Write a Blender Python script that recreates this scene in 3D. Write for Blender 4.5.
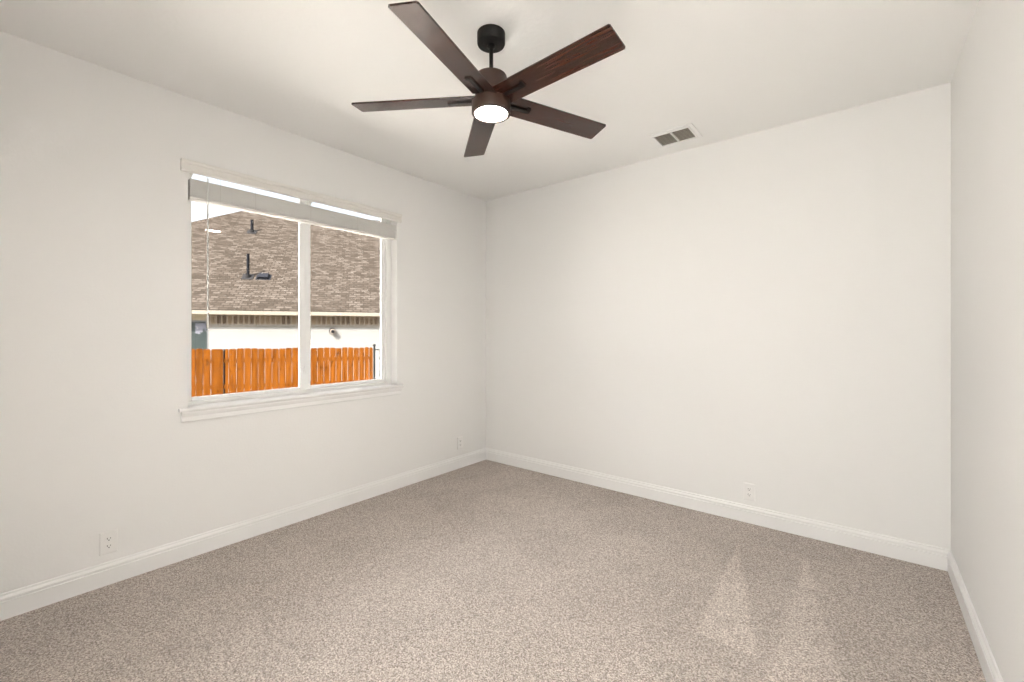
import bpy, bmesh, math, random
from mathutils import Vector, Matrix
random.seed(7)
R = math.radians
for o in list(bpy.data.objects):
    bpy.data.objects.remove(o, do_unlink=True)
S = bpy.context.scene
COL = S.collection

# ------------------------------------------------------------------ camera
cd = bpy.data.cameras.new('camera')
cd.sensor_width = 36.0
cd.lens = 438.6 / 1024 * 36
cd.shift_y = -7.3 / 1024
cd.clip_start = 0.02
cam = bpy.data.objects.new('camera', cd)
COL.objects.link(cam)
cam.location = (0, 0, 1.331)
cam.rotation_euler = (R(90), 0, R(38.8))
S.camera = cam

# ------------------------------------------------------------------ light and exposure
SUN_DIR = Vector((-.208, .979, -.82)).normalized()      # the way the sunlight travels
SKY_STRENGTH = 1.8
SUN_STRENGTH = 24.0
LAMP_RADIANCE = 240.0
HALL_FILL = 4100.0  # added hall lamp that fills the room from behind the camera
AUREOLE = 14.0
LOW_SKY = .38
EXPOSURE = 0.05

world = bpy.data.worlds.new('world')
S.world = world
world.use_nodes = True
wn, wl = world.node_tree.nodes, world.node_tree.links
wn.clear()
sky = wn.new('ShaderNodeTexSky')
sky.sky_type = 'NISHITA'
sky.sun_disc = False
sky.sun_elevation = R(39)
sky.sun_rotation = R(168)
sky.air_density = 1.0
sky.dust_density = 2.0
scl = wn.new('ShaderNodeVectorMath'); scl.operation = 'SCALE'; scl.inputs['Scale'].default_value = .16
wl.new(sky.outputs[0], scl.inputs[0])
# soft broken cloud over the blue
tc = wn.new('ShaderNodeTexCoord')
cn = wn.new('ShaderNodeTexNoise'); cn.inputs['Scale'].default_value = 2.2; cn.inputs['Detail'].default_value = 5
wl.new(tc.outputs['Generated'], cn.inputs['Vector'])
cr = wn.new('ShaderNodeMapRange'); cr.inputs['From Min'].default_value = .38; cr.inputs['From Max'].default_value = .6
cr.inputs['To Min'].default_value = .55; cr.inputs['To Max'].default_value = .85
wl.new(cn.outputs[0], cr.inputs['Value'])
mx = wn.new('ShaderNodeMix'); mx.data_type = 'RGBA'
wl.new(cr.outputs[0], mx.inputs[0]); wl.new(scl.outputs[0], mx.inputs[6]); mx.inputs[7].default_value = (2.2, 2.28, 2.36, 1)
# hazy aureole round the sun, paler and dimmer air low over the roofs
dt = wn.new('ShaderNodeVectorMath'); dt.operation = 'DOT_PRODUCT'; dt.inputs[1].default_value = -SUN_DIR
wl.new(tc.outputs['Generated'], dt.inputs[0])
def wm(op, a, b):
    n = wn.new('ShaderNodeMath'); n.operation = op
    for i, v in enumerate((a, b)):
        if isinstance(v, (int, float)): n.inputs[i].default_value = v
        else: wl.new(v, n.inputs[i])
    return n.outputs[0]
aur = wm('MULTIPLY', wm('POWER', wm('MAXIMUM', dt.outputs['Value'], 0.0), 15.0), AUREOLE)
sz = wn.new('ShaderNodeSeparateXYZ'); wl.new(tc.outputs['Generated'], sz.inputs[0])
el = wn.new('ShaderNodeMapRange'); el.interpolation_type = 'SMOOTHSTEP'; wl.new(sz.outputs[2], el.inputs['Value'])
el.inputs['From Min'].default_value = .30; el.inputs['From Max'].default_value = .62
el.inputs['To Min'].default_value = LOW_SKY; el.inputs['To Max'].default_value = 1.25
gain = wn.new('ShaderNodeVectorMath'); gain.operation = 'SCALE'
wl.new(mx.outputs[2], gain.inputs[0]); wl.new(wm('ADD', el.outputs[0], aur), gain.inputs['Scale'])
bg = wn.new('ShaderNodeBackground'); bg.inputs['Strength'].default_value = SKY_STRENGTH
wl.new(gain.outputs[0], bg.inputs['Color'])
wo = wn.new('ShaderNodeOutputWorld'); wl.new(bg.outputs[0], wo.inputs[0])

sd = bpy.data.lights.new('sun', 'SUN')
sd.energy = SUN_STRENGTH; sd.angle = R(.6); sd.color = (1, .95, .88)
sun = bpy.data.objects.new('sun', sd); COL.objects.link(sun)
sun.rotation_euler = SUN_DIR.to_track_quat('-Z', 'Y').to_euler()
sun.location = (0, -8, 12)

vs = S.view_settings
vs.view_transform = 'Standard'
vs.look = 'None'
vs.exposure = EXPOSURE
vs.gamma = 1
vs.use_curve_mapping = False

# ------------------------------------------------------------------ materials
def mat(name, col, rough=.5, metal=0, spec=.5):
    m = bpy.data.materials.new(name); m.use_nodes = True
    b = m.node_tree.nodes['Principled BSDF']
    b.inputs['Base Color'].default_value = (*col, 1)
    b.inputs['Roughness'].default_value = rough
    b.inputs['Metallic'].default_value = metal
    b.inputs['Specular IOR Level'].default_value = spec
    return m
def nd(m, t, **kw):
    n = m.node_tree.nodes.new(t)
    for k, v in kw.items():
        if hasattr(n, k): setattr(n, k, v)
        else: n.inputs[k.replace('_', ' ')].default_value = v
    return n
def lk(m, a, b): m.node_tree.links.new(a, b)
def bsdf(m): return m.node_tree.nodes['Principled BSDF']
def add_bump(m, height, strength, dist, normal=None):
    bp = nd(m, 'ShaderNodeBump'); bp.inputs['Strength'].default_value = strength; bp.inputs['Distance'].default_value = dist
    lk(m, height, bp.inputs['Height'])
    if normal: lk(m, normal, bp.inputs['Normal'])
    lk(m, bp.outputs[0], bsdf(m).inputs['Normal'])
    return bp.outputs[0]
def mathn(m, op, a, b=None, clamp=False):
    n = nd(m, 'ShaderNodeMath', operation=op); n.use_clamp = clamp
    for i, v in enumerate((a, b)):
        if v is None: continue
        if isinstance(v, (int, float)): n.inputs[i].default_value = v
        else: lk(m, v, n.inputs[i])
    return n.outputs[0]

def paint(name, col, scale=90, strength=.25, dist=.002, rough=.75):
    m = mat(name, col, rough, spec=.25)
    t = nd(m, 'ShaderNodeTexCoord')
    n = nd(m, 'ShaderNodeTexNoise', Scale=scale, Detail=3.0)
    lk(m, t.outputs['Object'], n.inputs['Vector'])
    add_bump(m, n.outputs[0], strength, dist)
    return m
M_WALL = paint('wall_paint', (.898, .891, .877))
M_CEIL = paint('ceiling_paint', (.95, .947, .932), 45, .35, .003, .85)
M_TRIM = mat('trim_enamel', (.92, .915, .905), .32)
M_VINYL = mat('window_vinyl', (.90, .90, .885), .3)
M_PLATE = mat('outlet_plastic', (.91, .90, .885), .3)
M_SLOT = mat('outlet_slot', (.04, .035, .03), .6)
M_DUCT = mat('duct_interior', (.34, .31, .27), .9)
M_LOUVER = mat('louver_enamel', (.62, .59, .53), .5)
M_BLACK = mat('black_metal', (.004, .0035, .003), .4, spec=.22)
M_BRONZE = mat('bronze_metal', (.028, .014, .009), .45, .15, spec=.4)
M_BLIND = mat('blind_slat', (.83, .81, .77), .4)
M_IRON = mat('iron_paint', (.006, .006, .006), .6, spec=.1)
M_PIPE = mat('vent_pipe', (.004, .004, .005), .8, spec=.05)
M_FLASH = mat('roof_flashing', (.012, .011, .011), .8, spec=.05)
M_FASCIA = mat('fascia_paint', (.112, .098, .080), .8, spec=0)
M_SOFFIT = mat('soffit_paint', (0.1100, 0.0880, 0.0550), .7)
M_FRAME = mat('dark_frame', (.03, .03, .03), .5)

# vinyl and blind plastic let some daylight through
def translucent(name, col, amt):
    m = mat(name, col, .35)
    tr = nd(m, 'ShaderNodeBsdfTranslucent'); tr.inputs['Color'].default_value = (*col, 1)
    mix = nd(m, 'ShaderNodeMixShader'); mix.inputs[0].default_value = amt
    lk(m, bsdf(m).outputs[0], mix.inputs[1]); lk(m, tr.outputs[0], mix.inputs[2])
    lk(m, mix.outputs[0], m.node_tree.nodes['Material Output'].inputs[0])
    return m

def glass(name, tint=(1, 1, 1)):
    m = bpy.data.materials.new(name); m.use_nodes = True
    t = m.node_tree; t.nodes.clear()
    out = t.nodes.new('ShaderNodeOutputMaterial')
    tr = t.nodes.new('ShaderNodeBsdfTransparent'); tr.inputs[0].default_value = (*tint, 1)
    gl = t.nodes.new('ShaderNodeBsdfGlossy'); gl.inputs['Roughness'].default_value = .01
    fr = t.nodes.new('ShaderNodeFresnel'); fr.inputs['IOR'].default_value = 1.24
    mix = t.nodes.new('ShaderNodeMixShader')
    t.links.new(fr.outputs[0], mix.inputs[0]); t.links.new(tr.outputs[0], mix.inputs[1])
    t.links.new(gl.outputs[0], mix.inputs[2]); t.links.new(mix.outputs[0], out.inputs[0])
    return m
M_GLASS = glass('window_glass')

def emit(name, col, s):
    m = mat(name, (.9, .88, .84), .4)
    b = bsdf(m)
    b.inputs['Emission Color'].default_value = (*col, 1); b.inputs['Emission Strength'].default_value = s
    return m
M_LAMP = emit('lamp_diffuser', (1, .945, .88), LAMP_RADIANCE)
M_FILL = emit('hall_fill_glow', (1, .988, .957), HALL_FILL)  # glow of the added fill lamp in the hall

# carpet: speckled cut pile with vacuum strokes
def carpet():
    m = mat('carpet', (.4, .34, .29), .95, spec=.1)
    t = nd(m, 'ShaderNodeTexCoord')
    P = t.outputs['Object']
    v = nd(m, 'ShaderNodeTexVoronoi', Scale=210.0); lk(m, P, v.inputs['Vector'])
    n1 = nd(m, 'ShaderNodeTexNoise', Scale=150.0, Detail=3.0, Roughness=.7); lk(m, P, n1.inputs['Vector'])
    n2 = nd(m, 'ShaderNodeTexNoise', Scale=2.4, Detail=4.0, Distortion=.6); lk(m, P, n2.inputs['Vector'])
    ramp = nd(m, 'ShaderNodeValToRGB')
    e = ramp.color_ramp.elements
    e[0].position = .30; e[0].color = (.215, .180, .160, 1)
    e[1].position = .70; e[1].color = (.78, .71, .655, 1)
    k = ramp.color_ramp.elements.new(.5); k.color = (.455, .400, .362, 1)
    sep = nd(m, 'ShaderNodeSeparateColor'); lk(m, v.outputs['Color'], sep.inputs[0])
    a = mathn(m, 'MULTIPLY', sep.outputs[0], .3)
    b = mathn(m, 'MULTIPLY', n1.outputs[0], .7)
    lk(m, mathn(m, 'ADD', a, b), ramp.inputs[0])
    # vacuum strokes: wedges where the nap is brushed the other way
    xyz = nd(m, 'ShaderNodeSeparateXYZ'); lk(m, P, xyz.inputs[0])
    wob = mathn(m, 'MULTIPLY', mathn(m, 'SUBTRACT', n2.outputs[0], .5), .02)
    def wedge(pts, soft):
        res = None
        cx = sum(p[0] for p in pts) / len(pts); cy = sum(p[1] for p in pts) / len(pts)
        for i in range(len(pts)):
            (x0, y0), (x1, y1) = pts[i], pts[(i + 1) % len(pts)]
            nx, ny = y1 - y0, x0 - x1
            L = math.hypot(nx, ny); nx /= L; ny /= L
            if (cx - x0) * nx + (cy - y0) * ny < 0: nx, ny = -nx, -ny
            d = mathn(m, 'ADD', mathn(m, 'MULTIPLY', xyz.outputs[0], nx), mathn(m, 'MULTIPLY', xyz.outputs[1], ny))
            d = mathn(m, 'SUBTRACT', d, x0 * nx + y0 * ny)
            d = mathn(m, 'ADD', d, wob)
            mr = nd(m, 'ShaderNodeMapRange'); mr.interpolation_type = 'SMOOTHSTEP'
            mr.inputs['From Min'].default_value = -soft; mr.inputs['From Max'].default_value = soft
            lk(m, d, mr.inputs['Value'])
            res = mr.outputs[0] if res is None else mathn(m, 'MULTIPLY', res, mr.outputs[0])
        return res
    w1 = wedge([(-.628, 3.10), (-.585, 2.04), (-.345, 2.03)], .013)
    w2 = wedge([(-.277, 3.15), (-.30, 1.2), (-.02, 1.9)], .018)
    w3 = wedge([(-2.0, 3.4), (-2.4, .3), (-1.2, .9), (-.9, 2.6)], .35)
    nap = mathn(m, 'ADD', mathn(m, 'ADD', mathn(m, 'MULTIPLY', w1, .20), mathn(m, 'MULTIPLY', w2, .15)), mathn(m, 'MULTIPLY', w3, .06))
    blot = nd(m, 'ShaderNodeMapRange'); lk(m, n2.outputs[0], blot.inputs['Value'])
    blot.inputs['From Min'].default_value = .35; blot.inputs['From Max'].default_value = .65
    blot.inputs['To Min'].default_value = .94; blot.inputs['To Max'].default_value = 1.05
    g = mathn(m, 'ADD', nap, blot.outputs[0])
    vm = nd(m, 'ShaderNodeVectorMath', operation='SCALE')
    lk(m, ramp.outputs[0], vm.inputs[0]); lk(m, g, vm.inputs['Scale'])
    lk(m, vm.outputs[0], bsdf(m).inputs['Base Color'])
    hs = mathn(m, 'ADD', mathn(m, 'MULTIPLY', n1.outputs[0], .8), mathn(m, 'MULTIPLY', v.outputs['Distance'], -.5))
    add_bump(m, hs, .7, .006)
    return m
M_CARPET = carpet()

def walnut():
    m = mat('walnut_blade', (.07, .03, .02), .25, spec=.42)
    t = nd(m, 'ShaderNodeTexCoord')
    mp = nd(m, 'ShaderNodeMapping'); mp.inputs['Scale'].default_value = (2.2, 34, 1)
    lk(m, t.outputs['Object'], mp.inputs[0])
    n = nd(m, 'ShaderNodeTexNoise', Scale=1.6, Detail=6.0, Roughness=.65, Distortion=.4); lk(m, mp.outputs[0], n.inputs['Vector'])
    r = nd(m, 'ShaderNodeValToRGB'); e = r.color_ramp.elements
    e[0].position = .36; e[0].color = (.008, .003, .002, 1)
    e[1].position = .66; e[1].color = (.048, .0165, .010, 1)
    lk(m, n.outputs[0], r.inputs[0]); lk(m, r.outputs[0], bsdf(m).inputs['Base Color'])
    return m
M_WALNUT = walnut()

def cedar():
    m = mat('cedar_picket', (.6, .22, .06), .9, spec=0)
    oi = nd(m, 'ShaderNodeObjectInfo')
    t = nd(m, 'ShaderNodeTexCoord')
    mp = nd(m, 'ShaderNodeMapping'); mp.inputs['Scale'].default_value = (14, 14, 1.3)
    off = nd(m, 'ShaderNodeVectorMath', operation='ADD')
    cmb = nd(m, 'ShaderNodeCombineXYZ')
    rr = mathn(m, 'MULTIPLY', oi.outputs['Random'], 37)
    for i in range(3): lk(m, rr, cmb.inputs[i])
    lk(m, t.outputs['Object'], off.inputs[0]); lk(m, cmb.outputs[0], off.inputs[1]); lk(m, off.outputs[0], mp.inputs[0])
    n = nd(m, 'ShaderNodeTexNoise', Scale=1.5, Detail=5.0, Roughness=.6); lk(m, mp.outputs[0], n.inputs['Vector'])
    n3 = nd(m, 'ShaderNodeTexNoise', Scale=7.0, Detail=1.0); lk(m, off.outputs[0], n3.inputs['Vector'])
    r = nd(m, 'ShaderNodeValToRGB'); e = r.color_ramp.elements
    e[0].position = .30; e[0].color = (.036, .0098, .0010, 1)
    e[1].position = .70; e[1].color = (.076, .0245, .0032, 1)
    lk(m, n.outputs[0], r.inputs[0])
    knot = nd(m, 'ShaderNodeMapRange'); lk(m, n3.outputs[0], knot.inputs['Value'])
    knot.inputs['From Min'].default_value = .66; knot.inputs['From Max'].default_value = .74
    knot.inputs['To Min'].default_value = 1; knot.inputs['To Max'].default_value = .5
    var = mathn(m, 'ADD', mathn(m, 'MULTIPLY', oi.outputs['Random'], .35), .82)
    vm = nd(m, 'ShaderNodeVectorMath', operation='SCALE')
    lk(m, r.outputs[0], vm.inputs[0]); lk(m, mathn(m, 'MULTIPLY', knot.outputs[0], var), vm.inputs['Scale'])
    lk(m, vm.outputs[0], bsdf(m).inputs['Base Color'])
    return m
M_CEDAR = cedar()

def shingles():
    m = mat('roof_shingles', (.3, .24, .19), 1, spec=0)
    t = nd(m, 'ShaderNodeTexCoord')
    br = nd(m, 'ShaderNodeTexBrick', offset=.37, squash=1.0)
    br.inputs['Scale'].default_value = 1.0
    br.inputs['Brick Width'].default_value = .24; br.inputs['Row Height'].default_value = .14
    br.inputs['Mortar Size'].default_value = .016; br.inputs['Mortar Smooth'].default_value = .3
    br.inputs['Color1'].default_value = (0, 0, 0, 1); br.inputs['Color2'].default_value = (1, 1, 1, 1)
    br.inputs['Mortar'].default_value = (.0, .0, .0, 1)
    lk(m, t.outputs['UV'], br.inputs['Vector'])
    n = nd(m, 'ShaderNodeTexNoise', Scale=1.1, Detail=4.0); lk(m, t.outputs['UV'], n.inputs['Vector'])
    v = mathn(m, 'ADD', mathn(m, 'MULTIPLY', br.outputs['Color'], .80), mathn(m, 'MULTIPLY', n.outputs[0], .20))
    r = nd(m, 'ShaderNodeValToRGB'); e = r.color_ramp.elements
    e[0].position = .12; e[0].color = (.0230, .0182, .0142, 1)
    e[1].position = .85; e[1].color = (.0480, .0395, .0325, 1)
    k = e.new(.5); k.color = (.0345, .0275, .0220, 1)
    lk(m, v, r.inputs[0])
    mm = nd(m, 'ShaderNodeMix', data_type='RGBA'); mm.inputs[7].default_value = (.0160, .0130, .0105, 1)
    lk(m, mathn(m, 'MULTIPLY', br.outputs['Fac'], .8), mm.inputs[0]); lk(m, r.outputs[0], mm.inputs[6])
    lk(m, mm.outputs[2], bsdf(m).inputs['Base Color'])
    return m
M_SHINGLE = shingles()

def brick(name, c1, c2, mortar, w, h, ms, noise=.5):
    m = mat(name, c1, .95, spec=0)
    t = nd(m, 'ShaderNodeTexCoord')
    br = nd(m, 'ShaderNodeTexBrick', offset=.5 if h < w else 0)
    br.inputs['Scale'].default_value = 1.0
    br.inputs['Brick Width'].default_value = w; br.inputs['Row Height'].default_value = h
    br.inputs['Mortar Size'].default_value = ms
    br.inputs['Color1'].default_value = (*c1, 1); br.inputs['Color2'].default_value = (*c2, 1)
    br.inputs['Mortar'].default_value = (*mortar, 1)
    lk(m, t.outputs['UV'], br.inputs['Vector'])
    n = nd(m, 'ShaderNodeTexNoise', Scale=9.0, Detail=4.0); lk(m, t.outputs['UV'], n.inputs['Vector'])
    vm = nd(m, 'ShaderNodeVectorMath', operation='SCALE')
    lk(m, br.outputs['Color'], vm.inputs[0])
    lk(m, mathn(m, 'ADD', mathn(m, 'MULTIPLY', n.outputs[0], noise), 1 - noise / 2), vm.inputs['Scale'])
    lk(m, vm.outputs[0], bsdf(m).inputs['Base Color'])
    add_bump(m, br.outputs['Fac'], -.4, .004)
    return m
M_BRICK = brick('tan_soldier_brick_shaded', (.080, .058, .038), (.034, .024, .016), (.105, .088, .068), .15, .50, .024)  # the brick's own tan, darkened further in colour for the eave shade
M_ROWLOCK = brick('grey_brick', (0.0600, 0.0550, 0.0475), (0.0900, 0.0800, 0.0650), (0.0850, 0.0775, 0.0700), .11, .09, .01)
M_WHITEBRICK = brick('white_painted_brick', (.108, .104, .097), (.118, .113, .106), (.097, .093, .087), .24, .08, .006, .12)

# ------------------------------------------------------------------ mesh helpers
def mk(name, bm, m, parent=None, smooth=False, bevel=0, loc=None, rot=None):
    me = bpy.data.meshes.new(name)
    bmesh.ops.recalc_face_normals(bm, faces=bm.faces)
    bm.to_mesh(me); bm.free()
    for x in (m if isinstance(m, (list, tuple)) else [m]): me.materials.append(x)
    o = bpy.data.objects.new(name, me); COL.objects.link(o)
    if parent: o.parent = parent
    if loc: o.location = loc
    if rot: o.rotation_euler = rot
    if smooth:
        for p in me.polygons: p.use_smooth = True
        try: me.set_sharp_from_angle(angle=R(35))
        except Exception: pass
    if bevel:
        b = o.modifiers.new('bevel', 'BEVEL'); b.width = bevel; b.segments = 2; b.limit_method = 'ANGLE'
    return o
def box(bm, x0, x1, y0, y1, z0, z1, mat_i=0):
    v = [bm.verts.new(p) for p in ((x0, y0, z0), (x1, y0, z0), (x1, y1, z0), (x0, y1, z0), (x0, y0, z1), (x1, y0, z1), (x1, y1, z1), (x0, y1, z1))]
    for f in ((0, 3, 2, 1), (4, 5, 6, 7), (0, 1, 5, 4), (1, 2, 6, 5), (2, 3, 7, 6), (3, 0, 4, 7)):
        fc = bm.faces.new([v[i] for i in f]); fc.material_index = mat_i
    return v
def lathe(bm, prof, seg=48, c=(0, 0, 0)):
    rings = []
    for r, z in prof:
        if r < 1e-6: rings.append([bm.verts.new((c[0], c[1], c[2] + z))])
        else: rings.append([bm.verts.new((c[0] + r * math.cos(2 * math.pi * i / seg), c[1] + r * math.sin(2 * math.pi * i / seg), c[2] + z)) for i in range(seg)])
    for a, b in zip(rings, rings[1:]):
        for i in range(seg):
            j = (i + 1) % seg
            if len(a) == 1 and len(b) == 1: continue
            if len(a) == 1: bm.faces.new((a[0], b[i], b[j]))
            elif len(b) == 1: bm.faces.new((a[i], a[j], b[0]))
            else: bm.faces.new((a[i], a[j], b[j], b[i]))
def prism(bm, pts, a, b, axis):
    """extrude a closed 2D outline from a to b along the axis; pts are the other two coordinates"""
    def P(p, t):
        if axis == 'x': return (t, p[0], p[1])
        if axis == 'y': return (p[0], t, p[1])
        return (p[0], p[1], t)
    A = [bm.verts.new(P(p, a)) for p in pts]; B = [bm.verts.new(P(p, b)) for p in pts]
    n = len(pts)
    for i in range(n): bm.faces.new((A[i], A[(i + 1) % n], B[(i + 1) % n], B[i]))
    bm.faces.new(A[::-1]); bm.faces.new(B)
def tube(bm, p, q, r, seg=10):
    p, q = Vector(p), Vector(q); d = (q - p).normalized()
    u = d.orthogonal().normalized(); w = d.cross(u)
    A = [bm.verts.new(p + r * (math.cos(2 * math.pi * i / seg) * u + math.sin(2 * math.pi * i / seg) * w)) for i in range(seg)]
    B = [bm.verts.new(q + r * (math.cos(2 * math.pi * i / seg) * u + math.sin(2 * math.pi * i / seg) * w)) for i in range(seg)]
    for i in range(seg): bm.faces.new((A[i], A[(i + 1) % seg], B[(i + 1) % seg], B[i]))
    bm.faces.new(A[::-1]); bm.faces.new(B)
def NB(): return bmesh.new()
def empty(name, loc=(0, 0, 0), rz=0, parent=None):
    o = bpy.data.objects.new(name, None); COL.objects.link(o); o.location = loc; o.rotation_euler = (0, 0, rz)
    o.empty_display_size = .1
    if parent: o.parent = parent
    return o
def tag(o, label, cat, group=None):
    o['label'] = label; o['category'] = cat
    if group: o['group'] = group
    return o
def struct(o, label=None):
    o['kind'] = 'structure'
    if label: o['label'] = label
    return o
def uv_from(o, fn):
    me = o.data; uv = me.uv_layers.new(name='UVMap')
    for p in me.polygons:
        for li in p.loop_indices:
            uv.data[li].uv = fn(me.vertices[me.loops[li].vertex_index].co, p.normal)

# ------------------------------------------------------------------ room shell
X0, X1, Y0, Y1, H = -3.135, .377, -.44, 3.458, 2.74
WY0, WY1, WZ0, WZ1 = .825, 2.32, .87, 2.357        # window opening
T = .15
bm = NB(); box(bm, X0 - T, X1 + T, Y0 - T, Y1 + T, -.12, 0)
struct(mk('floor', bm, M_CARPET), 'beige speckled cut pile carpet with vacuum marks')
bm = NB(); box(bm, X0 - T, X1 + T, Y0 - T, Y1 + T, H, H + .25)
struct(mk('ceiling', bm, M_CEIL), 'off white textured ceiling')
bm = NB()
box(bm, X0 - T, X0, Y0, WY0, 0, H); box(bm, X0 - T, X0, WY1, Y1, 0, H)
box(bm, X0 - T, X0, WY0, WY1, 0, WZ0); box(bm, X0 - T, X0, WY0, WY1, WZ1, H)
bmesh.ops.remove_doubles(bm, verts=bm.verts, dist=1e-5)
struct(mk('wall_left', bm, M_WALL), 'off white wall with the window')
bm = NB(); box(bm, X0 - T, X1 + T, Y1, Y1 + T, 0, H)
struct(mk('wall_back', bm, M_WALL), 'plain off white wall facing the camera')
bm = NB(); box(bm, X1, X1 + T, Y0, Y1, 0, H)
struct(mk('wall_right', bm, M_WALL), 'off white wall at the right edge')
# doorway and lit hall behind the camera, added to carry soft fill light inside
DX0, DX1, DH = -.72, .16, 2.05
bm = NB(); box(bm, X0 - T, DX0, Y0 - T, Y0, 0, H); box(bm, DX1, X1 + T, Y0 - T, Y0, 0, H); box(bm, DX0, DX1, Y0 - T, Y0, DH, H)
struct(mk('wall_near', bm, M_WALL), 'off white wall behind the camera')
bm = NB()
for ya, yb in ((Y0, Y0 + .016), (Y0 - T - .016, Y0 - T)):
    box(bm, DX0 - .06, DX0, ya, yb, 0, DH + .06); box(bm, DX1, DX1 + .06, ya, yb, 0, DH + .06); box(bm, DX0, DX1, ya, yb, DH, DH + .06)
struct(mk('trim_3', bm, M_TRIM), 'white casing of the added doorway behind the camera')
HX0, HX1, HY0, HY1 = -1.6, .9, Y0 - T - 1.5, Y0 - T
bm = NB(); box(bm, HX0, HX1, HY0, HY1, -.12, 0); struct(mk('floor_fill_hall', bm, M_TRIM))  # floor of the added hall, pale to bounce lamp light up into the room
bm = NB(); box(bm, HX0 - .1, HX1 + .1, HY0 - .1, HY1, H, H + .12); struct(mk('ceiling_fill_hall', bm, M_CEIL))
bm = NB(); box(bm, HX0, HX1, HY0 - .1, HY0, 0, H); box(bm, HX0 - .1, HX0, HY0, HY1, 0, H); box(bm, HX1, HX1 + .1, HY0, HY1, 0, H); box(bm, X1 + T, HX1, HY1, HY1 + .1, 0, H)
struct(mk('wall_fill_hall', bm, M_WALL), 'off white walls of the added hall')
hl = tag(empty('hall_fill_lamp', (-.28, HY1 - .25, H)), 'round fill lamp added on the unseen hall ceiling behind the doorway', 'fill lamp')  # added out of view to even out the room light
bm = NB(); lathe(bm, [(0, 0), (.17, 0), (.17, -.03), (.155, -.035), (0, -.035)], 40); mk('fill_lamp_base', bm, M_TRIM, hl, smooth=True)
bm = NB(); lathe(bm, [(0, -.036), (.15, -.036), (.145, -.06), (.11, -.085), (.05, -.098), (0, -.10)], 40); mk('fill_lamp_shade', bm, M_FILL, hl, smooth=True)

# baseboards: moulded profile (distance from wall, height)
PROF = [(0, 0), (.015, 0), (.015, .082), (.0095, .0835), (.0095, .0915), (.0145, .0935), (.0145, .098), (.011, .104), (.0075, .109), (.007, .117), (.005, .12), (0, .12)]
def baseboard(name, side):
    bm = NB()
    if side == 'left': prism(bm, [(X0 + d, z) for d, z in PROF], Y0, Y1, 'y')
    if side == 'right': prism(bm, [(X1 - d, z) for d, z in PROF], Y0, Y1, 'y')
    if side == 'back': prism(bm, [(Y1 - d, z) for d, z in PROF], X0 + .005, X1 - .005, 'x')
    if side == 'near':
        prism(bm, [(Y0 + d, z) for d, z in PROF], X0 + .005, DX0 - .06, 'x'); prism(bm, [(Y0 + d, z) for d, z in PROF], DX1 + .06, X1 - .005, 'x')
    struct(mk(name, bm, M_TRIM), 'white moulded baseboard')
for s in ('left', 'right', 'back', 'near'): baseboard('baseboard_' + s, s)

# ------------------------------------------------------------------ window: sill trim, vinyl slider, glass
SZ = .892                                            # stool top
bm = NB()
prism(bm, [(X0 + .001, SZ - .022), (X0 + .026, SZ - .022), (X0 + .032, SZ - .017), (X0 + .034, SZ - .010), (X0 + .032, SZ - .004), (X0 + .026, SZ), (X0 + .001, SZ)], WY0 - .048, WY1 + .048, 'y')
box(bm, X0 - .085, X0 + .001, WY0 + .001, WY1 - .001, SZ - .022, SZ)
struct(mk('trim_1', bm, M_TRIM), 'white window stool board')
bm = NB()
prism(bm, [(X0, .808), (X0 + .010, .808), (X0 + .013, .813), (X0 + .013, .838), (X0 + .017, .846), (X0 + .021, .858), (X0 + .021, .870), (X0, .870)], WY0 - .036, WY1 + .036, 'y')
struct(mk('trim_2', bm, M_TRIM), 'white apron moulding under the window stool')

FX0, FX1 = X0 - .145, X0 - .080                       # frame depth range
win = struct(empty('window_1', (X0 - .11, (WY0 + WY1) / 2, SZ)), 'white vinyl two pane sliding window')
def wpart(name, bm, m, parent=None, **k):
    bmesh.ops.translate(bm, verts=bm.verts, vec=-Vector(win.location)) if parent is None else None
    if parent is not None: bmesh.ops.translate(bm, verts=bm.verts, vec=-Vector(win.location))
    o = mk(name, bm, m, parent or win, **k)
    return o
M_VT = translucent('window_head_vinyl', (.88, .88, .86), .45)
fw = .048
bm = NB()
box(bm, FX0, FX1, WY0, WY0 + .018, SZ, WZ1); box(bm, FX0, FX1, WY1 - .044, WY1, SZ, WZ1)
box(bm, FX0, FX1, WY0 + .018, WY1 - .044, SZ, SZ + .022)
box(bm, FX0 + .0, FX0 + .012, WY0 + .018, WY1 - .044, SZ + .022, SZ + .032)
wpart('window_frame', bm, M_VINYL, bevel=.002)
bm = NB(); box(bm, FX0, FX1, WY0 + .018, WY1 - .044, WZ1 - .012, WZ1)
wpart('frame_head', bm, M_VT)
GZ0, GZ1 = SZ + .048, WZ1 - .022
def sash(ya, yb, sl, sr, xa, xb):
    bm = NB()
    box(bm, xa, xb, ya, ya + sl, SZ + .022, GZ1 + .010); box(bm, xa, xb, yb - sr, yb, SZ + .022, GZ1 + .010)
    box(bm, xa, xb, ya + sl, yb - sr, SZ + .022, GZ0); box(bm, xa, xb, ya + sl, yb - sr, GZ1, GZ1 + .010)
    s = wpart('sash', bm, M_VINYL, bevel=.003)
    bm = NB()
    xm = (xa + xb) / 2
    box(bm, xm - .002, xm + .002, ya + sl, yb - sr, GZ0, GZ1)
    g = wpart('pane', bm, M_GLASS, s)
    return s
sL = sash(WY0 + .018, 1.568, .022, .041, X0 - .108, X0 - .082)
sR = sash(1.560, WY1 - .044, .062, .030, X0 - .140, X0 - .112)
bm = NB(); tube(bm, (X0 - .083, 1.560, 1.055), (X0 - .068, 1.560, 1.055), .010); box(bm, X0 - .078, X0 - .066, 1.553, 1.567, 1.035, 1.095)
wpart('sash_latch', bm, M_VINYL, sL, bevel=.002)

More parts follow.
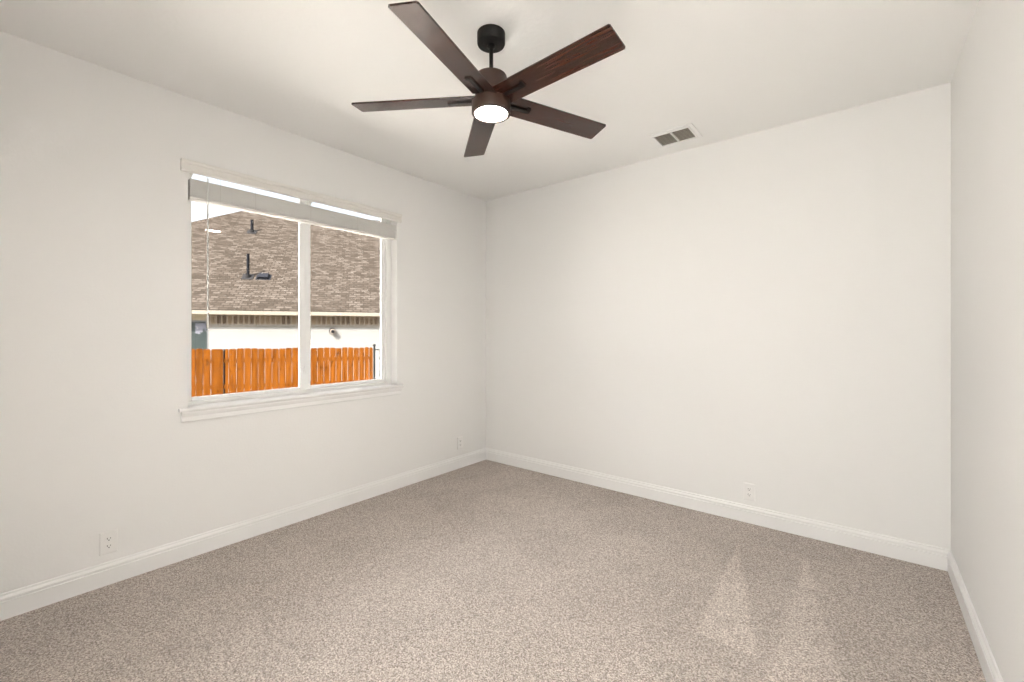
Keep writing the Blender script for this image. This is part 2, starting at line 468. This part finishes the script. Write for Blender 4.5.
# ------------------------------------------------------------------ raised horizontal blind
bl = tag(empty('window_blind', (X0, (WY0 + WY1) / 2, WZ1)), 'white horizontal slat blind pulled up at the top of the window', 'blind')
BL = Vector(bl.location)
def bpart(name, bm, m, parent=None, **k):
    bmesh.ops.translate(bm, verts=bm.verts, vec=-BL)
    return mk(name, bm, m, parent or bl, **k)
bm = NB()
VP = [(X0 + .001, 2.291), (X0 + .020, 2.291), (X0 + .024, 2.296), (X0 + .024, 2.304), (X0 + .019, 2.307), (X0 + .019, 2.336), (X0 + .026, 2.342), (X0 + .030, 2.352), (X0 + .030, 2.358), (X0 + .001, 2.358)]
prism(bm, VP, WY0 - .038, WY1 + .034, 'y')
bpart('valance', bm, M_BLIND)
YA, YB = WY0 + .012, WY1 - .012
bm = NB(); box(bm, X0 - .062, X0 - .008, YA, YB, 2.322, 2.349)
bpart('head_rail', bm, M_BLIND, bevel=.002)
M_SLAT = translucent('blind_slat_plastic', (.88, .87, .84), .15)
bm = NB()
n = 30; z0, z1 = 2.159, 2.262
for i in range(n):
    z = z0 + (z1 - z0) * i / n
    dx = random.uniform(-.0012, .0012); a = random.uniform(-.0006, .0006)
    t = .0026
    pts = [(X0 - .060 + dx, z), (X0 - .035 + dx, z + .0008 + a), (X0 - .010 + dx, z), (X0 - .010 + dx, z + t), (X0 - .035 + dx, z + t + .0008 + a), (X0 - .060 + dx, z + t)]
    prism(bm, pts, YA + random.uniform(0, .003), YB - random.uniform(0, .003), 'y')
bpart('slat_stack', bm, M_SLAT)
bm = NB(); box(bm, X0 - .061, X0 - .009, YA, YB, 2.138, 2.156)
bpart('bottom_rail', bm, M_BLIND, bevel=.003)
M_CORD = mat('blind_cord', (.78, .76, .72), .7)
for y in (YA + .16, 1.20, 1.572, 1.95, YB - .16):
    for x in (X0 - .0605, X0 - .0085):
        bm = NB(); tube(bm, (x, y, 2.14), (x, y, 2.33), .0012, 6); bpart('ladder_cord', bm, M_CORD)
for y in (YA + .008, 1.572, YB - .045):
    bm = NB(); box(bm, X0 - .012, X0 - .004, y - .008, y + .008, 2.285, 2.310); box(bm, X0 - .010, X0 - .006, y - .003, y + .003, 2.272, 2.286)
    bpart('valance_clip', bm, M_BLIND)
bm = NB(); tube(bm, (X0 - .004, .927, 2.28), (X0 - .004, .927, 1.372), .0050, 8); lathe(bm, [(0, 0), (.0055, .003), (.006, .05), (.0042, .06)], 8, (X0 - .004, .927, 1.360))
tube(bm, (X0 - .004, .927, 2.278), (X0 - .020, .927, 2.296), .002, 6)
M_WAND = mat('clear_wand', (.80, .80, .77), .2)
bpart('tilt_wand', bm, M_WAND, smooth=True)

# ------------------------------------------------------------------ ceiling fan
FXc, FYc = -1.367, 1.544
fan = tag(empty('ceiling_fan', (FXc, FYc, H)), 'dark bronze ceiling fan with five walnut blades and a lit lamp', 'ceiling fan')
def fpart(name, bm, m, parent=None, smooth=True, **k): return mk(name, bm, m, parent or fan, smooth=smooth, **k)
bm = NB(); lathe(bm, [(0, 0), (.0655, 0), (.0655, -.046), (.063, -.052), (.020, -.055), (0, -.055)], 56); fpart('canopy', bm, M_BLACK)
bm = NB(); lathe(bm, [(0, -.05), (.018, -.054), (.020, -.064), (.0095, -.070), (.0095, -.190), (.014, -.192), (.017, -.205), (0, -.205)], 32); fpart('downrod', bm, M_BLACK)
bm = NB(); lathe(bm, [(0, -.196), (.020, -.197), (.064, -.198), (.072, -.202), (.0755, -.212), (.0755, -.300), (.0755, -.302), (0, -.302)], 64); fpart('motor_housing', bm, M_BRONZE)
bm = NB(); lathe(bm, [(0, -.302), (.070, -.302), (.070, -.318), (.088, -.319), (.091, -.322), (.091, -.345), (.091, -.377), (.089, -.380), (.077, -.380), (.077, -.366), (0, -.366)], 64); lk_ = fpart('light_housing', bm, M_BRONZE)
bm = NB(); lathe(bm, [(0, -.3665), (.076, -.3665), (.076, -.375), (.070, -.379), (.040, -.382), (0, -.383)], 64)
fpart('diffuser', bm, M_LAMP, lk_)['label'] = 'glowing warm white lamp lens'
BZ = -.311
for k in range(5):
    ang = R(30 + 72 * k) + R(38.8)                  # fan angles measured from the camera's right
    # local frame: x outward; blade root to tip, pitched about its length
    w0, w1, r0, r1, th = .0625, .064, .066, .659, .008
    bm = NB()
    out = [(r0, -w0), (r1 - .006, -w1), (r1, -w1 + .006), (r1, w1 - .006), (r1 - .006, w1), (r0, w0)]
    prism(bm, out, -th / 2, th / 2, 'z')
    b = mk('blade', bm, M_WALNUT, fan, bevel=.0015)
    b.location = (0, 0, BZ); b.rotation_euler = (R(-11.7), 0, ang)
    bm = NB()
    prism(bm, [(.060, -.011), (.200, -.009), (.208, -.004), (.208, .004), (.200, .009), (.060, .011)], -.0105, -.0042, 'z')
    box(bm, .192, .208, -.022, .009, -.0095, -.0042)
    for sx in (.115, .155, .198):
        lathe(bm, [(0, -.0135), (.0035, -.0125), (.004, -.0105)], 10, (sx, 0, 0))
    mk('blade_arm', bm, M_BLACK, b)

# ------------------------------------------------------------------ ceiling vent
vx0, vx1, vy0, vy1 = -1.172, -.936, 3.070, 3.258
vent = tag(empty('ceiling_vent', ((vx0 + vx1) / 2, (vy0 + vy1) / 2, H)), 'small white ceiling air vent with two louvered halves', 'air vent')
VL = Vector(vent.location)
def vpart(name, bm, m, **k):
    bmesh.ops.translate(bm, verts=bm.verts, vec=-VL); return mk(name, bm, m, vent, **k)
bm = NB()
f = .036; zb = H - .010
def ring(bm, a0, a1, b0, b1, fw_, z0_, z1_):
    box(bm, a0 - fw_, a1 + fw_, b0 - fw_, b0, z0_, z1_); box(bm, a0 - fw_, a1 + fw_, b1, b1 + fw_, z0_, z1_)
    box(bm, a0 - fw_, a0, b0, b1, z0_, z1_); box(bm, a1, a1 + fw_, b0, b1, z0_, z1_)
ring(bm, vx0, vx1, vy0, vy1, f, zb + .004, H); ring(bm, vx0, vx1, vy0, vy1, .012, zb - .002, zb + .006)
vpart('vent_frame', bm, M_TRIM, bevel=.002)
bm = NB(); box(bm, (vx0 + vx1) / 2 - .006, (vx0 + vx1) / 2 + .006, vy0, vy1, zb - .002, zb + .008); vpart('divider', bm, M_TRIM)
bm = NB(); box(bm, vx0, vx1, vy0, vy1, H - .0015, H - .0003); vpart('duct_opening', bm, M_DUCT)
for xa, xb in ((vx0, (vx0 + vx1) / 2 - .006), ((vx0 + vx1) / 2 + .006, vx1)):
    bm = NB()
    for i in range(9):
        y = vy0 + (vy1 - vy0) * (i + .5) / 9
        prism(bm, [(y - .006, zb - .001), (y - .0048, zb - .001), (y + .0068, zb + .0075), (y + .0056, zb + .0075)], xa, xb, 'x')
    vpart('louvers', bm, M_LOUVER)

# ------------------------------------------------------------------ wall outlets (local: x = out of wall, y = along wall, z = up)
def outlet(loc, rz, label):
    o = tag(empty('wall_outlet', loc, rz), label, 'electrical outlet', 'white wall outlets')
    bm = NB(); w, h = .037, .060
    b = []
    A = [bm.verts.new((.0005, sy * w, sz * h)) for sy, sz in ((-1, -1), (1, -1), (1, 1), (-1, 1))]
    B = [bm.verts.new((.004, sy * (w - .001), sz * (h - .001))) for sy, sz in ((-1, -1), (1, -1), (1, 1), (-1, 1))]
    C_ = [bm.verts.new((.0065, sy * (w - .006), sz * (h - .006))) for sy, sz in ((-1, -1), (1, -1), (1, 1), (-1, 1))]
    for P_, Q_ in ((A, B), (B, C_)):
        for i in range(4): bm.faces.new((P_[i], P_[(i + 1) % 4], Q_[(i + 1) % 4], Q_[i]))
    bm.faces.new(C_); bm.faces.new(A[::-1])
    mk('cover_plate', bm, M_PLATE, o)
    bm = NB(); lathe(bm, [(0, .0085), (.0025, .008), (.003, .006)], 12)
    bmesh.ops.rotate(bm, verts=bm.verts, matrix=Matrix.Rotation(R(90), 3, 'Y')); mk('screw', bm, M_PLATE, o)
    for sz in (-1, 1):
        bm = NB()
        pts = []
        for i in range(24):
            a = 2 * math.pi * i / 24
            pts.append((max(-.0165, min(.0165, .019 * math.cos(a))), max(-.0135, min(.0135, .0165 * math.sin(a)))))
        prism(bm, [(p[0], p[1] + sz * .0195) for p in pts], .0060, .0082, 'x')
        r_ = mk('receptacle', bm, M_PLATE, o)
        bm = NB(); zc = sz * .0195
        box(bm, .0080, .0085, -.0078, -.0052, zc - .001, zc + .0075); box(bm, .0080, .0085, .0050, .0072, zc, zc + .0065)
        tube(bm, (.0080, 0, zc - .0065), (.0085, 0, zc - .0065), .0028, 10)
        mk('slots', bm, M_SLOT, r_)
    return o
outlet((X0, .474, .222), 0, 'white duplex outlet low on the window wall, nearest the camera at left')
outlet((X0, 3.073, .247), 0, 'small white duplex outlet on the window wall near the room corner')
outlet((-.633, Y1, .217), R(-90), 'white duplex outlet low on the plain back wall')

# ------------------------------------------------------------------ outside: ground, neighbour house, fence, iron gate
GZ = -.84
bm = NB()
gp = [(-40, -30), (-3.4, -30), (-3.4, 40), (-40, 40)]
prism(bm, gp, GZ - .1, GZ, 'z')
M_GROUND = paint('pale_bounce_ground', (.50, .47, .42), 6, .5, .02, .95)  # unseen ground made pale to throw sunlight up at the room ceiling
struct(mk('ground', bm, M_GROUND), 'unseen side yard outside the window, made pale to bounce light in')

HA = R(57.6)
house = tag(empty('neighbor_house', (-14.045, 6.670, GZ), HA), 'neighbouring house with brown shingled hip roof and white brick wall behind the fence', 'house')
def hpart(name, bm, m, parent=None, **k): return mk(name, bm, m, parent or house, **k)
EZ = 2.056 - GZ                # eave edge height above the yard
S0, S1, RR = -10.5, 19.0, 7.35
PT = .667
# roof: four hip planes with thickness
bm = NB()
rz = EZ + PT * RR
for dz, flip in ((0, False), (-.10, True)):
    a = bm.verts.new((S0, 0, EZ + dz)); b = bm.verts.new((S1, 0, EZ + dz)); c = bm.verts.new((S1, 2 * RR, EZ + dz)); d = bm.verts.new((S0, 2 * RR, EZ + dz))
    e = bm.verts.new((S0 + RR, RR, rz + dz)); g = bm.verts.new((S1 - RR, RR, rz + dz))
    fs = [(a, b, g, e), (b, c, g), (c, d, e, g), (d, a, e)]
    for q in fs: bm.faces.new(q[::-1] if flip else q)
    if not flip: top = (a, b, c, d)
    else:
        for i in range(4): bm.faces.new((top[i], top[(i + 1) % 4], (a, b, c, d)[(i + 1) % 4], (a, b, c, d)[i]))
roof = hpart('roof', bm, M_SHINGLE)
sl = math.hypot(1, PT)
uv_from(roof, lambda co, nm: (co.x, co.y * sl) if abs(nm.y) > abs(nm.x) else (co.y, co.x * sl))
OV = .37
bm = NB()
ring(bm, S0 + .02, S1 - .02, .02, 2 * RR - .02, .03, EZ - .135, EZ - .020)
hpart('fascia', bm, M_FASCIA)
bm = NB(); ring(bm, S0 + OV, S1 - OV, OV, 2 * RR - OV, OV - .02, EZ - .14, EZ - .12); hpart('soffit', bm, M_SOFFIT)
wx0, wx1, wy0, wy1 = S0 + OV, S1 - OV, OV, 2 * RR - OV
zt = EZ - .13; zf = 1.535 - GZ; zr = zf + .085
wuv = lambda co, nm: (co.x, co.z) if abs(nm.y) > .5 else (co.y, co.z)
HW0, HW1, HWZ0, HWZ1 = -4.35, -2.60, .9, 1.74 - GZ      # dark window
bm = NB()
box(bm, HW1, wx1, wy0, wy1, -.1, zf); box(bm, wx0, HW0, wy0, wy1, -.1, zf); box(bm, HW0, HW1, wy0 + .12, wy1, -.1, zf); box(bm, HW0, HW1, wy0, wy0 + .12, -.1, HWZ0)
w = hpart('brick_wall', bm, M_WHITEBRICK); uv_from(w, wuv); w['label'] = 'white painted brick'
bm = NB(); box(bm, HW1, wx1, wy0 - .012, wy1, zr, zt); w = hpart('brick_frieze', bm, M_BRICK); uv_from(w, lambda co, nm: (co.x, co.z - zr) if abs(nm.y) > .5 else (co.y, co.z - zr)); w['label'] = 'tan upright brick course with eave shade in its colour'
bm = NB(); box(bm, HW1, wx1, wy0 - .018, wy1, zf, zr); w = hpart('brick_ledge', bm, M_ROWLOCK); uv_from(w, wuv)
bm = NB(); box(bm, wx0, HW1, wy0 - .01, wy1, HWZ1, zt); w = hpart('lintel', bm, M_SOFFIT)
bm = NB(); box(bm, wx0, HW0, wy0 , wy1, zf, HWZ1); hpart('side_panel', bm, M_SOFFIT)
bm = NB(); ring(bm, HW0 + .05, HW1 - .05, HWZ0 + .05, HWZ1 - .05, .05, -.04, .04)
bmesh.ops.rotate(bm, verts=bm.verts, matrix=Matrix.Rotation(R(90), 3, 'X')); bmesh.ops.translate(bm, verts=bm.verts, vec=(0, wy0 + .06, 0))
fr_ = hpart('window_frame', bm, M_FRAME)
M_DGLASS = mat('dark_window_glass', (.014, .018, .017), .3, spec=.12)
t_ = nd(M_DGLASS, 'ShaderNodeTexCoord'); n_ = nd(M_DGLASS, 'ShaderNodeTexNoise', Scale=2.5, Detail=3.0); lk(M_DGLASS, t_.outputs['Object'], n_.inputs['Vector']); add_bump(M_DGLASS, n_.outputs[0], .3, .05)
bm = NB(); box(bm, HW0 + .05, HW1 - .05, wy0 + .055, wy0 + .062, HWZ0 + .05, HWZ1 - .05); hpart('pane', bm, M_DGLASS, fr_)
M_REFLECT = mat('pane_reflection', (.07, .07, .08), .8, spec=0)  # reflection in the neighbor's window, painted as a flat pale patch
bm = NB(); prism(bm, [(-2.97, HWZ1 - .08), (-2.96, HWZ1 - .40), (-2.83, HWZ1 - .42), (-2.83, HWZ1 - .36), (-2.76, HWZ1 - .36), (-2.76, HWZ1 - .24), (-2.72, HWZ1 - .24), (-2.72, HWZ1 - .32), (-2.68, HWZ1 - .32), (-2.68, HWZ1 - .08)], wy0 + .050, wy0 + .0545, 'y')
hpart('reflection_patch', bm, M_REFLECT, fr_)['label'] = 'pale lilac reflection painted as a patch on the pane'
# roof fittings (s, r on the roof plane)
def roofp(s, r): return Vector((s, r, EZ + PT * r))
tilt = math.atan(PT)
for s_, r_, h_, rad in ((-1.856, 1.85, .80, .045), (-2.443, 5.225, .50, .055)):
    p = roofp(s_, r_)
    bm = NB(); tube(bm, p + Vector((0, 0, -.15)), p + Vector((0, 0, h_)), rad, 14)
    vp_ = hpart('vent_pipe', bm, M_PIPE, smooth=True)
    bm = NB(); lathe(bm, [(rad, .12), (rad + .012, .10), (rad + .05, .02), (0, .02)], 16); box(bm, -.17, .17, -.20, .20, .003, .018)
    fl = mk('flashing', bm, M_FLASH, vp_); fl.location = p; fl.rotation_euler = (tilt, 0, 0)
bm = NB()
for q in ([(-.19, .0), (.19, .0), (.15, .10), (-.15, .10)],):
    prism(bm, q, -.15, .15, 'y')
box(bm, -.23, .23, -.19, .20, .0, .012)
bv = hpart('roof_vent', bm, mat('roof_vent_metal', (.005, .005, .007), .7, spec=.1), bevel=.01); bv.location = roofp(-1.38, 1.86); bv.rotation_euler = (tilt, 0, 0)
# round wall vent
bm = NB()
p = Vector((.94, wy0, 1.41 - GZ + .0))
tube(bm, p + Vector((0, .05, 0)), p + Vector((.02, -.16, -.01)), .085, 18)
wv = hpart('wall_vent', bm, mat('vent_tan', (.16, .13, .10), .6), smooth=True)
bm = NB(); tube(bm, p + Vector((.02, -.158, -.01)), p + Vector((.02, -.168, -.01)), .060, 16); mk('vent_mouth', bm, M_PIPE, wv)
bm = NB(); tube(bm, p + Vector((0, .01, 0)), p + Vector((0, -.02, 0)), .11, 18); mk('vent_collar', bm, M_FLASH, wv)

# fence (local x along fence, y away from our window)
fence = tag(empty('wooden_fence', (-10.635, 5.05, GZ), HA), 'orange stained cedar picket fence seen through the window', 'fence')
FT = .985 - GZ
EDGES = [(-3.40, -3.262), (-3.258, -3.12), (-3.114, -2.976), (-2.972, -2.834), (-2.828, -2.690), (-2.684, -2.546), (-2.540, -2.402), (-2.396, -2.264),
         (-2.259, -2.141), (-2.132, -2.000), (-1.991, -1.849), (-1.838, -1.602), (-1.560, -1.496), (-1.487, -1.338)]
xs = [-1.333, -1.179, -1.034, -.892, -.749, -.600, -.454, -.313, -.175, -.031, .109, .239, .386, .530, .669, .809, .945, 1.082, 1.214, 1.348, 1.476, 1.588, 1.682]
EDGES += [(u + .003, v - random.uniform(.003, .008)) for u, v in zip(xs, xs[1:])]
for u, v in EDGES:
    h = FT + random.uniform(-.010, .010)
    y = random.uniform(-.003, .003)
    bm = NB(); c = .026
    prism(bm, [(u, .04), (v, .04), (v, h - c), (v - c * .8, h), (u + c * .8, h), (u, h - c)], y - .008, y + .008, 'y')
    mk('picket', bm, M_CEDAR, fence)
for z in (.25, .95, FT - .28):
    bm = NB(); box(bm, -3.4, 1.67, .012, .048, z - .045, z + .045); mk('rail', bm, M_CEDAR, fence)
for px in (-3.1, -1.58, .6):
    bm = NB(); box(bm, px - .03, px + .03, .048, .108, -.1, FT - .015); mk('post', bm, M_FLASH, fence)

gate = tag(empty('iron_gate', (-10.635, 5.05, GZ), HA), 'black iron gate with capped post at the right end of the wooden fence', 'gate')
bm = NB(); box(bm, 1.690, 1.740, -.03, .03, -.1, FT + .035); box(bm, 1.682, 1.748, -.04, .04, FT + .035, FT + .055); lathe(bm, [(.045, 0), (.03, .02), (0, .03)], 12, (1.715, 0, FT + .055)); mk('post', bm, M_IRON, gate)
for z in (.25, FT - .06):
    bm = NB(); box(bm, 1.740, 3.0, -.014, .014, z - .014, z + .014); mk('rail', bm, M_IRON, gate)
for k in range(9):
    xx = 1.85 + k * .125
    bm = NB(); box(bm, xx - .008, xx + .008, -.008, .008, .12, FT - .03)
    for zz in (FT - .28, FT - .62, FT - .70):
        lathe(bm, [(.008, -.035), (.024, -.01), (.024, .01), (.008, .035)], 10, (xx, 0, zz))
    mk('iron_bar', bm, M_IRON, gate)
